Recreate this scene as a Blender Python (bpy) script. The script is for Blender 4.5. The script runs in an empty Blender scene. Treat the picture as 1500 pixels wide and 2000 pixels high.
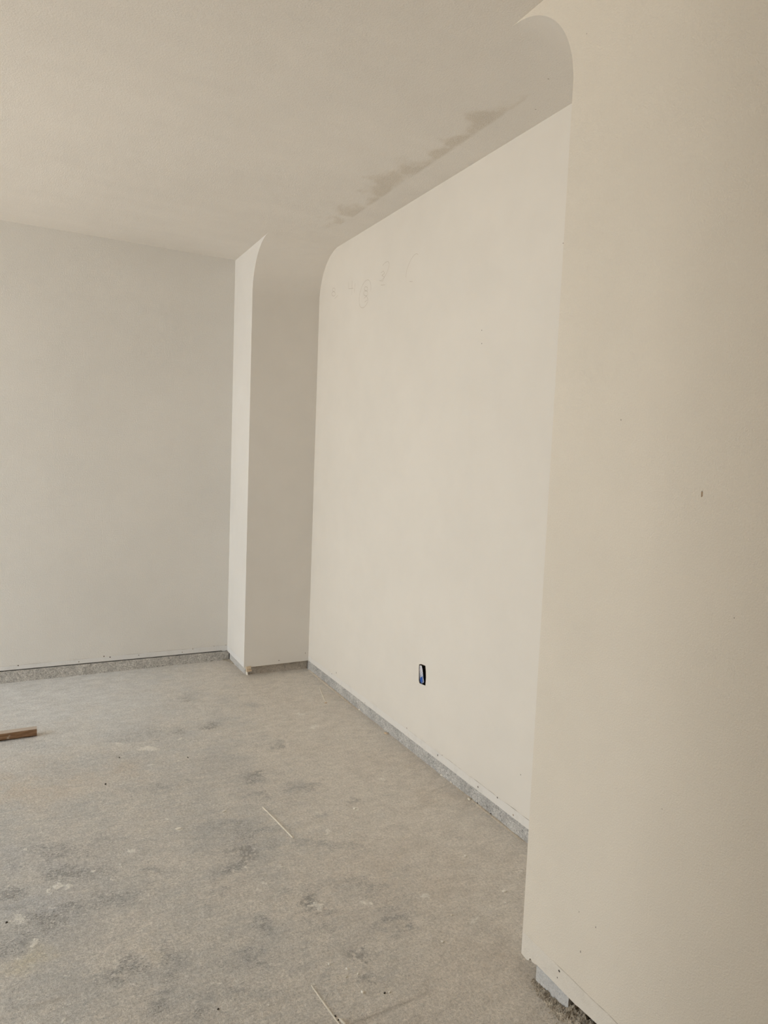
import bpy, bmesh, math, random
import numpy as np
from mathutils import Vector, Matrix, noise

random.seed(7)
rng = np.random.default_rng(7)
scene = bpy.context.scene
COL = scene.collection

# ---------------------------------------------------------------- room sizes (metres)
H = 2.74            # ceiling height
JB = 0.40925        # far pier width along the right wall
NW = 2.79741        # niche opening width
ND = 0.44821        # niche depth
RA = 0.28497        # radius of the niche's top corners
ZB = 0.062          # underside of the wallboard above the concrete footing
YN = -JB - NW       # near edge of the niche
XL, YF = -4.7, -7.2 # left wall, wall behind the camera

DARK = [
    (-1.1236, -2.1748, 0.0819, -0.0372, -0.0047, -0.0783, 1.2),
    (-1.2141, -2.4079, 0.0872, -0.0403, -0.0016, -0.0592, 1.25),
    (-1.3167, -2.2341, 0.0529, -0.0243, 0.0008, -0.0503, 1.15),
    (-1.2974, -2.0605, 0.0631, -0.0286, 0.0003, -0.0387, 0.5),
    (-0.8718, -2.2989, 0.035, -0.0159, -0.0048, -0.0294, 0.7),
    (-1.0258, -2.7195, 0.067, -0.0315, -0.0044, -0.0354, 0.9),
    (-1.0761, -2.7516, 0.0425, -0.02, -0.0027, -0.0265, 0.7),
    (-0.9522, -2.8358, 0.0398, -0.0188, -0.0046, -0.027, 0.75),
    (-0.9823, -2.8828, 0.0555, -0.0263, -0.0037, -0.0239, 0.7),
    (-0.8838, -2.758, 0.0474, -0.0222, -0.0165, -0.0843, 0.55),
    (-1.2812, -2.4821, 0.0669, -0.0312, 0.0, -0.0413, 0.8),
    (-0.9679, -2.3796, 0.0907, -0.0416, -0.0063, -0.0482, 0.75),
    (-1.1233, -2.392, 0.0666, -0.0307, -0.0027, -0.0411, 1.0),
    (-0.8651, -2.9567, 0.0361, -0.0171, -0.0059, -0.026, 0.7),
    (-0.7194, -2.9788, 0.0747, -0.0353, -0.0082, -0.0264, 0.35),
    (-1.1338, -2.0327, 0.0994, -0.0447, -0.0025, -0.0474, 0.8),
    (-1.0323, -2.3927, 0.0443, -0.0204, -0.0033, -0.0316, 0.5),
    (-0.4523, -2.7257, 0.0328, -0.0151, -0.0109, -0.0269, 0.9),
    (-0.4322, -2.6398, 0.0465, -0.0213, -0.0283, -0.0713, 0.45),
    (-0.6393, -2.7274, 0.0227, -0.0105, -0.0067, -0.0215, 0.9),
    (-0.2458, -2.8425, 0.0449, -0.0207, -0.018, -0.0336, 1.0),
    (-0.2338, -2.9181, 0.0349, -0.0162, -0.0111, -0.0198, 1.0),
    (-0.2195, -2.662, 0.097, -0.0443, -0.015, -0.0298, 0.75),
    (-0.6351, -2.3805, 0.0522, -0.0237, -0.0062, -0.0231, 0.9),
    (-0.6982, -2.8273, 0.0201, -0.0094, -0.0046, -0.0155, 0.9),
    (-0.6422, -2.831, 0.0136, -0.0063, -0.0039, -0.0118, 0.7),
    (-0.231, -2.3949, 0.0816, -0.0366, -0.0189, -0.0429, 0.7),
    (-0.5916, -2.1218, 0.0829, -0.0369, -0.0091, -0.0352, 0.75),
    (-0.409, -3.0554, 0.0366, -0.0172, -0.0067, -0.0133, 0.6),
    (-0.2001, -2.7752, 0.0622, -0.0286, -0.0242, -0.0448, 0.5),
    (-0.54, -2.3107, 0.0512, -0.0231, -0.013, -0.0432, 0.5),
    (-0.4381, -2.8132, 0.0577, -0.0268, -0.0107, -0.0249, 0.5),
    (-0.4895, -2.5841, 0.0625, -0.0286, -0.0127, -0.0351, 0.35),
    (-0.392, -2.9547, 0.0412, -0.0193, -0.0125, -0.0257, 0.6),
    (-0.7065, -2.4848, 0.0617, -0.0282, -0.0078, -0.0313, 0.45),
    (-0.0532, -2.6578, 0.084, -0.0382, -0.0209, -0.036, 0.35),
    (0.1535, -2.5749, 0.0905, -0.0406, -0.0369, -0.0566, 0.3),
    (0.2176, -2.5848, 0.0292, -0.0131, -0.0119, -0.0174, 0.6),
    (-0.3455, -1.7584, 0.0422, -0.0182, -0.0201, -0.0648, 0.6),
    (-0.3957, -1.1128, 0.0446, -0.0184, -0.0113, -0.0467, 0.6),
    (-0.4145, -0.6245, 0.0692, -0.0276, -0.0174, -0.0837, 0.6),
    (-0.5619, -1.1309, 0.0288, -0.012, -0.0102, -0.0516, 0.9),
    (-0.6743, -1.0842, 0.1004, -0.0417, -0.0148, -0.0902, 0.6),
    (-0.1089, -0.9258, 0.0813, -0.0328, -0.0116, -0.038, 0.6),
    (-0.1334, -1.5003, 0.0423, -0.0178, -0.0118, -0.0337, 0.8),
    (-0.1941, -1.9434, 0.0535, -0.0233, -0.0163, -0.0424, 0.8),
    (-0.3795, -1.912, 0.0522, -0.0228, -0.0106, -0.0337, 0.7),
    (-0.6234, -1.7114, 0.0122, -0.0053, -0.003, -0.0139, 1.2),
    (-0.4932, -2.2089, 0.1073, -0.0479, -0.0124, -0.0403, 0.7),
    (-0.754, -1.6998, 0.0797, -0.0347, -0.0062, -0.0364, 0.45),
    (0.1305, -1.4897, 0.0739, -0.0308, -0.025, -0.0581, 0.35),
    (-0.0327, -2.1447, 0.024, -0.0105, -0.0145, -0.0306, 0.7),
    (-0.4153, -1.5186, 0.0669, -0.0284, -0.0113, -0.0426, 0.3),
    (-0.8016, -1.1004, 0.0933, -0.039, -0.0082, -0.0633, 0.6),
    (-1.2386, -1.0158, 0.133, -0.0559, -0.0003, -0.0314, 0.5),
    (-0.9411, -1.295, 0.1734, -0.0738, -0.0076, -0.0777, 0.35),
    (-1.1386, -1.3249, 0.1243, -0.0533, -0.0043, -0.1051, 0.4),
    (0.2271, -0.7842, 0.088, -0.0348, -0.0254, -0.0671, 0.3),
    (-0.5095, -0.7639, 0.1059, -0.0428, -0.0149, -0.0776, 0.4),
    (-0.2079, -2.1712, 0.0306, -0.0135, -0.009, -0.0219, 0.5),
    (0.3257, -1.8028, 0.0141, -0.006, -0.0055, -0.0101, 0.9),
    (-0.6658, -1.1842, 0.021, -0.0088, -0.0021, -0.0125, 1.0),
    (-1.2114, -0.2332, 0.0268, -0.0106, -0.0003, -0.0185, 0.7),
    (-1.3154, -0.2013, 0.0133, -0.0053, 0.0001, -0.0185, 0.5),
    (-0.9236, -1.1159, 0.0227, -0.0095, -0.0024, -0.0249, 0.5),
    (0.4137, -2.4235, 0.028, -0.0123, -0.0098, -0.0136, 0.5),
    (0.3941, -1.9114, 0.0138, -0.0059, -0.0056, -0.0096, 0.8),
    (0.2006, -1.7927, 0.0092, -0.0039, -0.004, -0.008, 1.0),
    (0.3577, -1.439, 0.0103, -0.0043, -0.0043, -0.0087, 1.0),
    (0.3466, -1.4865, 0.0127, -0.0053, -0.0036, -0.0073, 0.9),
]
LIGHT = [
    (-1.2752, -1.9656, 0.0098, -0.0044, -0.0, -0.0105, 1.0),
    (-0.9228, -2.1277, 0.0151, -0.0068, -0.0022, -0.0166, 1.1),
    (-1.1724, -2.233, 0.0182, -0.0083, -0.0009, -0.0204, 1.2),
    (-1.1336, -2.2627, 0.0212, -0.0097, -0.001, -0.0173, 1.1),
    (-1.198, -2.2598, 0.009, -0.0041, -0.0004, -0.0114, 1.0),
    (-1.2855, -2.3724, 0.028, -0.0129, 0.0001, -0.0279, 0.8),
    (-1.2397, -2.5014, 0.0121, -0.0056, -0.0003, -0.0161, 1.1),
    (-0.7419, -2.0548, 0.0125, -0.0056, -0.0022, -0.0109, 1.3),
    (-1.14, -2.5848, 0.004, -0.0019, -0.0004, -0.0066, 1.0),
    (-1.1644, -2.6836, 0.0126, -0.0059, -0.0004, -0.008, 0.7),
    (-1.1069, -2.7918, 0.0049, -0.0023, -0.0003, -0.0037, 1.0),
    (-0.8295, -2.7944, 0.0039, -0.0018, -0.0031, -0.0136, 0.8),
    (-1.1886, -2.8424, 0.0104, -0.005, -0.0002, -0.0051, 1.0),
    (-1.0021, -2.2742, 0.0078, -0.0035, -0.001, -0.0088, 1.0),
    (-0.2178, -2.3004, 0.0128, -0.0057, -0.0072, -0.0167, 1.1),
    (-0.4333, -2.6878, 0.0137, -0.0063, -0.0038, -0.0094, 1.2),
    (-0.4264, -2.7104, 0.009, -0.0042, -0.0076, -0.0184, 1.2),
    (-0.2755, -2.7547, 0.0169, -0.0078, -0.0079, -0.016, 0.95),
    (-0.5485, -2.7288, 0.0044, -0.002, -0.0032, -0.0088, 1.0),
    (-0.7993, -2.8839, 0.0089, -0.0042, -0.0027, -0.0108, 0.8),
    (-0.526, -3.0741, 0.0176, -0.0083, -0.0098, -0.022, 0.6),
    (-0.5737, -2.3918, 0.0082, -0.0037, -0.0026, -0.0088, 1.1),
    (-0.4632, -2.4419, 0.0099, -0.0045, -0.002, -0.0057, 1.0),
    (-0.5494, -2.5206, 0.0142, -0.0065, -0.0026, -0.0079, 0.9),
    (-0.5734, -2.5397, 0.0093, -0.0043, -0.0025, -0.0078, 0.8),
    (-0.0789, -2.8018, 0.019, -0.0087, -0.0083, -0.0137, 1.0),
    (0.0088, -2.9709, 0.0242, -0.0112, -0.0099, -0.0139, 0.65),
    (0.0501, -3.0242, 0.0269, -0.0125, -0.0116, -0.0152, 0.55),
    (0.3111, -2.8232, 0.0103, -0.0047, -0.0059, -0.0073, 0.9),
    (0.1814, -2.668, 0.007, -0.0032, -0.0047, -0.0068, 1.0),
    (-0.5502, -2.0026, 0.0094, -0.0042, -0.0021, -0.0078, 1.0),
    (-0.7736, -1.9635, 0.0219, -0.0097, -0.0028, -0.0154, 0.8),
    (-0.726, -1.2824, 0.054, -0.0228, -0.0046, -0.0292, 1.0),
    (-0.8455, -1.1617, 0.0364, -0.0153, -0.0019, -0.0154, 0.9),
    (-0.0502, -2.1965, 0.0117, -0.0052, -0.0071, -0.0148, 1.2),
    (0.1145, -1.331, 0.0331, -0.0137, -0.0129, -0.0319, 0.8),
    (-0.2144, -2.1596, 0.0096, -0.0042, -0.0045, -0.0111, 0.7),
    (-0.7412, -1.4501, 0.0193, -0.0082, -0.0026, -0.016, 0.8),
    (-0.5665, -1.219, 0.0117, -0.0049, -0.0025, -0.0124, 1.0),
    (-0.5399, -1.2503, 0.0094, -0.0039, -0.0026, -0.0123, 0.9),
    (0.116, -1.1351, 0.0187, -0.0076, -0.0068, -0.0177, 0.9),
    (-0.5692, -1.9366, 0.0153, -0.0067, -0.003, -0.0122, 0.6),
    (-0.7218, -0.7367, 0.0154, -0.0063, -0.0021, -0.0156, 1.0),
    (0.0051, -0.8105, 0.0169, -0.0068, -0.008, -0.0245, 0.5),
    (0.1804, -2.0124, 0.0194, -0.0084, -0.0114, -0.0216, 0.7),
    (-0.5048, -1.265, 0.007, -0.0029, -0.0027, -0.0122, 0.8),
    (-0.5214, -0.3392, 0.0116, -0.0045, -0.0033, -0.0191, 0.5),
    (0.2992, -0.7731, 0.0237, -0.0094, -0.0135, -0.0343, 0.5),
    (0.337, -1.4305, 0.0258, -0.0107, -0.0091, -0.0187, 0.5),
    (-1.062, -2.1996, 0.0079, -0.0036, -0.0008, -0.0092, 0.8),
    (-0.9632, -2.212, 0.0064, -0.0029, -0.0012, -0.0093, 0.8),
    (-0.8572, -2.1992, 0.0066, -0.003, -0.0011, -0.0064, 0.8),
    (-1.2035, -2.1354, 0.0094, -0.0043, -0.0002, -0.0063, 0.6),
    (-1.3264, -2.1805, 0.009, -0.0041, 0.0002, -0.0089, 0.9),
    (-0.7826, -2.0873, 0.007, -0.0031, -0.0013, -0.0071, 0.7),
    (-0.9075, -2.4073, 0.0061, -0.0028, -0.0017, -0.0108, 0.8),
    (-0.3355, -2.1576, 0.015, -0.0066, -0.013, -0.0359, 0.4),
    (0.255, -2.4193, 0.0388, -0.0172, -0.0129, -0.0198, 0.4),
]
TREAD = [
    (-0.54, -2.3107, 0.0444, -0.02, -0.0166, -0.0552, 1.0),
    (-0.4342, -2.6447, 0.0402, -0.0184, -0.0209, -0.0525, 0.9),
    (-0.3966, -2.9434, 0.0442, -0.0206, -0.016, -0.0332, 0.9),
    (-0.409, -3.0554, 0.034, -0.016, -0.0067, -0.0133, 0.8),
    (-0.3426, -1.7489, 0.0424, -0.0183, -0.0188, -0.0606, 0.9),
    (-0.3957, -1.1128, 0.0446, -0.0184, -0.0129, -0.0532, 0.9),
    (-0.1846, -1.9374, 0.0454, -0.0197, -0.0132, -0.0342, 0.6),
    (-0.0327, -2.1447, 0.024, -0.0105, -0.0145, -0.0306, 0.7),
    (-0.2338, -2.9181, 0.0262, -0.0121, -0.01, -0.0178, 0.8),
    (-0.4231, -0.6939, 0.0599, -0.024, -0.0137, -0.065, 0.6),
    (-0.7097, -2.8506, 0.0344, -0.0161, -0.0056, -0.0189, 0.5),
    (-0.1334, -1.5003, 0.0376, -0.0158, -0.0099, -0.0281, 0.7),
    (-0.4431, -1.6231, 0.0431, -0.0185, -0.0132, -0.0498, 0.3),
    (-0.9809, -2.8741, 0.0364, -0.0172, -0.0032, -0.0207, 0.4),
    (-0.3896, -3.0006, 0.0296, -0.0139, -0.0071, -0.0141, 0.6),
]
YELLOW = [
    (-1.2747, -2.5641, 0.0543, -0.0254, -0.0001, -0.0343, 1.0),
    (-1.3127, -2.5848, 0.0456, -0.0214, 0.0005, -0.0334, 0.8),
    (-1.2287, -2.5524, 0.0315, -0.0147, -0.0005, -0.022, 0.7),
    (-1.1774, -2.6031, 0.0313, -0.0146, -0.001, -0.0213, 0.45),
    (-0.9547, -2.7073, 0.0449, -0.021, -0.0045, -0.0285, 0.3),
    (-1.3603, -1.3868, 0.2351, -0.1019, 0.0024, -0.0981, 0.15),
]
LAV = [
    (-1.2813, -2.3326, 0.1572, -0.0725, 0.0002, -0.1495, 1.0),
    (-1.3221, -2.4153, 0.0818, -0.038, 0.0017, -0.0942, 0.8),
    (-1.1997, -2.003, 0.1487, -0.0669, -0.0023, -0.081, 0.8),
    (-1.2309, -0.2989, 0.4261, -0.1699, -0.0027, -0.2543, 0.5),
    (-1.0852, -2.4752, 0.0847, -0.0392, -0.006, -0.0715, 0.5),
]
PINK = [
    (-1.2429, -1.4125, 0.2186, -0.0946, -0.0018, -0.1639, 1.0),
    (-0.9934, -1.3871, 0.1885, -0.0808, -0.0129, -0.1531, 0.7),
    (-1.3585, -1.4609, 0.1146, -0.0499, 0.0029, -0.121, 0.8),
    (0.3678, -2.287, 0.1242, -0.0544, -0.0711, -0.1072, 0.5),
    (0.0308, -2.6959, 0.2034, -0.0924, -0.0907, -0.1437, 0.45),
    (-0.2366, -2.5745, 0.0998, -0.0453, -0.0371, -0.0782, 0.5),
    (-0.4148, -2.7591, 0.0743, -0.0343, -0.0187, -0.0435, 0.35),
    (-0.3973, -3.1969, 0.0737, -0.035, -0.0111, -0.0199, 0.5),
    (-0.0328, -3.0875, 0.1143, -0.0533, -0.0739, -0.0998, 0.4),
    (0.5222, -0.901, 0.1195, -0.0473, -0.0746, -0.1602, 0.6),
    (0.4052, -1.8676, 0.1406, -0.0598, -0.05, -0.0862, 0.5),
]
PATCH = [
    (0.279, -2.5816, 0.0457, -0.0292, 0.0272, 0.034, 0.7),
    (0.2921, -2.4438, 0.0736, -0.0474, 0.0412, 0.0548, 1.0),
    (0.2956, -2.2783, 0.0745, -0.0484, 0.0517, 0.0742, 1.0),
    (0.296, -2.102, 0.0752, -0.0494, 0.0492, 0.076, 1.0),
    (0.2796, -1.9191, 0.0755, -0.0501, 0.0514, 0.0863, 1.0),
    (0.2064, -1.9774, 0.0918, -0.0606, 0.026, 0.0448, 0.5),
    (0.2485, -1.7638, 0.0668, -0.0447, 0.0464, 0.0843, 0.9),
    (0.2209, -1.6739, 0.0723, -0.0485, 0.0526, 0.1005, 1.15),
    (0.2744, -1.4778, 0.0554, -0.0376, 0.0382, 0.0753, 1.0),
    (0.2612, -1.2968, 0.0756, -0.0519, 0.0396, 0.0834, 0.85),
    (0.2402, -1.1137, 0.0604, -0.0418, 0.0338, 0.0763, 0.7),
    (0.2192, -0.9475, 0.0386, -0.0269, 0.024, 0.0578, 0.4),
]
GROOVE = [
    (-0.5177, -3.1666, -0.4115, -3.1662, 0.55),
    (-0.4115, -3.1662, -0.287, -3.1596, 0.6),
    (-1.256, -2.7531, -1.1488, -2.7625, 0.5),
    (-1.2927, -2.7449, -1.256, -2.7531, 0.3),
    (0.332, -2.1976, 0.4564, -2.1744, 0.5),
    (0.1846, -2.2909, 0.2919, -2.2824, 0.2),
]
DENTS = [
    ('back', 'dent', (-0.8065, 0.0, 0.1072), 0.00509, 0.00372),
    ('back', 'dent', (-0.7693, 0.0, 0.0982), 0.00443, 0.00469),
    ('back', 'dentp', (-0.9551, 0.0, 0.088), 0.00501, 0.00361),
    ('back', 'dent', (-1.2958, 0.0, 0.1013), 0.00482, 0.00418),
    ('back', 'dent', (-0.592, 0.0, 0.0931), 0.00347, 0.00325),
    ('back', 'dentp', (-0.3096, 0.0, 0.083), 0.00358, 0.00344),
    ('back', 'dentp', (-0.2392, 0.0, 0.0992), 0.0045, 0.00349),
    ('back', 'dentp', (-0.0933, 0.0, 0.1045), 0.00365, 0.00288),
    ('back', 'dentp', (-0.0105, 0.0, 0.1037), 0.00368, 0.00274),
    ('niche', 'dentp', (0.4482, -1.7563, 0.1012), 0.00391, 0.00505),
    ('niche', 'dent', (0.4482, -2.0503, 0.0821), 0.00603, 0.00345),
    ('niche', 'dentp', (0.4482, -2.0866, 0.0973), 0.00298, 0.00317),
    ('niche', 'dent', (0.4482, -2.3709, 0.0759), 0.00374, 0.00464),
    ('niche', 'dent', (0.4482, -2.5051, 0.0923), 0.00422, 0.00394),
    ('niche', 'stain', (0.4482, -2.6096, 0.0704), 0.00409, 0.00368),
    ('niche', 'dentp', (0.4482, -0.8077, 0.0914), 0.00324, 0.0047),
    ('niche', 'dentp', (0.4482, -0.8768, 0.1192), 0.00638, 0.00456),
    ('niche', 'dentp', (0.4482, -1.2821, 0.0673), 0.00365, 0.00382),
    ('niche', 'dent', (0.4482, -2.2308, 2.0188), 0.00216, 0.00295),
    ('niche', 'dent', (0.4482, -2.2356, 1.9628), 0.00216, 0.00294),
    ('niche', 'dentp', (0.4482, -2.7016, 2.2598), 0.00184, 0.00268),
    ('niche', 'dentp', (0.4482, -2.6397, 0.2507), 0.00302, 0.00299),
    ('near', 'dent', (0.0, -3.3596, 0.1101), 0.00346, 0.00373),
    ('near', 'dent', (0.0, -3.3546, 0.0873), 0.00243, 0.00188),
    ('near', 'dentp', (0.0, -3.4306, 0.2147), 0.00399, 0.00173),
    ('near', 'dentp', (0.0, -3.4748, 0.3114), 0.00259, 0.00164),
    ('near', 'dentp', (0.0, -3.4163, 0.3147), 0.002, 0.0014),
    ('near', 'stain', (0.0, -3.6808, 1.4197), 0.0076, 0.00245),
    ('near', 'dentp', (0.0, -3.6804, 1.4251), 0.00217, 0.00184),
    ('near', 'dentp', (0.0, -3.4452, 1.5825), 0.00246, 0.00159),
    ('near', 'dentp', (0.0, -3.7769, 1.1748), 0.00156, 0.0011),
    ('near', 'dentp', (0.0, -3.6419, 0.7048), 0.00116, 0.00167),
    ('near', 'dentp', (0.0, -3.2462, 2.5628), 0.0013, 0.00186),
    ('ceil', 'dentp', (0.2742, -2.7778, 2.74), 0.00373, 0.00201),
    ('ceil', 'dentp', (0.369, -2.603, 2.74), 0.00367, 0.00237),
    ('jamb', 'dentp', (0.4261, -0.4092, 0.1158), 0.00536, 0.00225),
    ('jamb', 'dentp', (0.2392, -0.4092, 0.0846), 0.00351, 0.00542),
]
PENCIL = [
    [[(-1.1346, 2.3379), (-1.1217, 2.3264), (-1.1071, 2.3173), (-1.0915, 2.3112), (-1.0757, 2.3084), (-1.0603, 2.3089), (-1.0461, 2.3129), (-1.0339, 2.3201), (-1.0241, 2.3303), (-1.0173, 2.3429), (-1.0138, 2.3574), (-1.0138, 2.3731), (-1.0173, 2.3892), (-1.0241, 2.4049), (-1.0339, 2.4194), (-1.0462, 2.4321), (-1.0603, 2.4425), (-1.0756, 2.4499), (-1.0914, 2.4542), (-1.1069, 2.4551), (-1.1215, 2.4527), (-1.1345, 2.4471), (-1.1452, 2.4385), (-1.1534, 2.4274), (-1.1585, 2.4143), (-1.1605, 2.3997), (-1.1591, 2.3843)], [(-1.12, 2.4043), (-1.1196, 2.4017), (-1.118, 2.3994), (-1.1154, 2.3977), (-1.1117, 2.3966), (-1.1073, 2.3962), (-1.1024, 2.3965), (-1.0973, 2.3974), (-1.0923, 2.3991), (-1.0877, 2.4012), (-1.0837, 2.4038), (-1.0806, 2.4067), (-1.0786, 2.4096), (-1.0778, 2.4125), (-1.0782, 2.4152), (-1.0799, 2.4174), (-1.0826, 2.4191), (-1.0864, 2.4202), (-1.0908, 2.4205), (-1.0958, 2.4202), (-1.1009, 2.4192), (-1.1058, 2.4175), (-1.1104, 2.4153), (-1.1143, 2.4127), (-1.1173, 2.4099), (-1.1193, 2.407), (-1.12, 2.4041)], [(-1.1241, 2.3782), (-1.1237, 2.3749), (-1.1217, 2.3721), (-1.1183, 2.3699), (-1.1138, 2.3685), (-1.1083, 2.3679), (-1.1021, 2.3683), (-1.0958, 2.3694), (-1.0895, 2.3714), (-1.0837, 2.3741), (-1.0787, 2.3773), (-1.0748, 2.3809), (-1.0723, 2.3846), (-1.0713, 2.3882), (-1.0718, 2.3915), (-1.0739, 2.3943), (-1.0774, 2.3965), (-1.0821, 2.3978), (-1.0876, 2.3983), (-1.0938, 2.3979), (-1.1002, 2.3967), (-1.1064, 2.3946), (-1.1122, 2.3919), (-1.117, 2.3887), (-1.1208, 2.3852), (-1.1232, 2.3815), (-1.1241, 2.378)], [(-1.0771, 2.3585), (-1.109, 2.3669), (-1.1303, 2.3433), (-1.0854, 2.3371)]],
    [[(-1.2925, 2.4927), (-1.3012, 2.4962), (-1.3099, 2.4991), (-1.3185, 2.5012), (-1.3269, 2.5025), (-1.3347, 2.503), (-1.342, 2.5027), (-1.3485, 2.5016), (-1.3542, 2.4997), (-1.3589, 2.4971), (-1.3626, 2.4938), (-1.3652, 2.4898), (-1.3667, 2.4853), (-1.367, 2.4804), (-1.3661, 2.475), (-1.3641, 2.4694), (-1.3609, 2.4635), (-1.3567, 2.4576), (-1.3515, 2.4518), (-1.3453, 2.446), (-1.3384, 2.4406), (-1.3308, 2.4354), (-1.3227, 2.4308), (-1.3142, 2.4266), (-1.3055, 2.4231), (-1.2967, 2.4203), (-1.288, 2.4183)], [(-1.2752, 2.4584), (-1.3045, 2.4629), (-1.3175, 2.4467), (-1.2885, 2.4421), (-1.3192, 2.4276), (-1.3031, 2.4095), (-1.2604, 2.4208)], [(-1.2808, 2.3923), (-1.3285, 2.3856)]],
    [[(-1.5543, 2.3773), (-1.554, 2.3824), (-1.5544, 2.388), (-1.5555, 2.3938), (-1.5573, 2.3999), (-1.5597, 2.4061), (-1.5628, 2.4124), (-1.5665, 2.4187), (-1.5707, 2.4249), (-1.5754, 2.431), (-1.5805, 2.4369), (-1.586, 2.4425), (-1.5918, 2.4477), (-1.5978, 2.4526), (-1.6041, 2.4569), (-1.6104, 2.4608), (-1.6167, 2.4641), (-1.6229, 2.4668), (-1.6291, 2.4689), (-1.635, 2.4703), (-1.6407, 2.4711), (-1.6461, 2.4712), (-1.651, 2.4707), (-1.6556, 2.4696), (-1.6596, 2.4677), (-1.6631, 2.4653), (-1.666, 2.4623)], [(-1.5939, 2.3482), (-1.6249, 2.3419)]],
    [[(-0.6619, 2.4863), (-0.6615, 2.4838), (-0.6599, 2.4818), (-0.6573, 2.4802), (-0.6537, 2.4792), (-0.6493, 2.4788), (-0.6445, 2.4791), (-0.6394, 2.4801), (-0.6345, 2.4816), (-0.6299, 2.4837), (-0.626, 2.4862), (-0.6229, 2.4889), (-0.621, 2.4917), (-0.6202, 2.4944), (-0.6206, 2.4968), (-0.6223, 2.4989), (-0.625, 2.5005), (-0.6287, 2.5015), (-0.6331, 2.5018), (-0.638, 2.5014), (-0.643, 2.5004), (-0.648, 2.4988), (-0.6525, 2.4967), (-0.6563, 2.4943), (-0.6593, 2.4916), (-0.6612, 2.4888), (-0.6619, 2.4861)], [(-0.6664, 2.4606), (-0.6659, 2.4576), (-0.6638, 2.455), (-0.6603, 2.4531), (-0.6555, 2.4519), (-0.6498, 2.4515), (-0.6435, 2.4519), (-0.6369, 2.4531), (-0.6304, 2.4551), (-0.6244, 2.4577), (-0.6193, 2.4607), (-0.6153, 2.4641), (-0.6128, 2.4676), (-0.6117, 2.4709), (-0.6123, 2.474), (-0.6145, 2.4765), (-0.6181, 2.4784), (-0.623, 2.4796), (-0.6288, 2.48), (-0.6352, 2.4795), (-0.6418, 2.4782), (-0.6482, 2.4762), (-0.6541, 2.4736), (-0.6591, 2.4705), (-0.663, 2.4671), (-0.6655, 2.4637), (-0.6664, 2.4604)], [(-0.6616, 2.4335), (-0.7074, 2.4438)]],
    [[(-0.8595, 2.4931), (-0.8628, 2.4538), (-0.9275, 2.4443)], [(-0.9095, 2.4919), (-0.9093, 2.4095)], [(-0.9533, 2.4685), (-0.9439, 2.4148)]],
]
HOLE = [
    (-1.8472, 0.4592),
    (-1.8594, 0.4602),
    (-1.8685, 0.4668),
    (-1.8831, 0.4647),
    (-1.8975, 0.4652),
    (-1.9066, 0.4692),
    (-1.9092, 0.456),
    (-1.9128, 0.4419),
    (-1.911, 0.4286),
    (-1.916, 0.415),
    (-1.9119, 0.3959),
    (-1.9118, 0.3806),
    (-1.9139, 0.3724),
    (-1.8983, 0.3712),
    (-1.8884, 0.3744),
    (-1.8719, 0.3698),
    (-1.8575, 0.367),
    (-1.8506, 0.379),
    (-1.8499, 0.3994),
    (-1.8494, 0.4225),
    (-1.8462, 0.4422),
]
HC = (-1.8809, 0.4181)
SLIVERS = [
    ((-0.3951, -2.0312), (-0.3604, -2.2953), 0.0075, 0.004, 'long cream plaster sliver in the middle of the floor', 0.002),
    ((-0.5681, -3.001), (-0.5499, -3.1636), 0.0055, 0.003, 'thin cream plaster sliver at the bottom edge of the floor', 0.0),
    ((0.3813, -0.7752), (0.3162, -1.0266), 0.009, 0.003, 'short pale plaster sliver on the floor close to the niche corner', 0.0),
]
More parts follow.
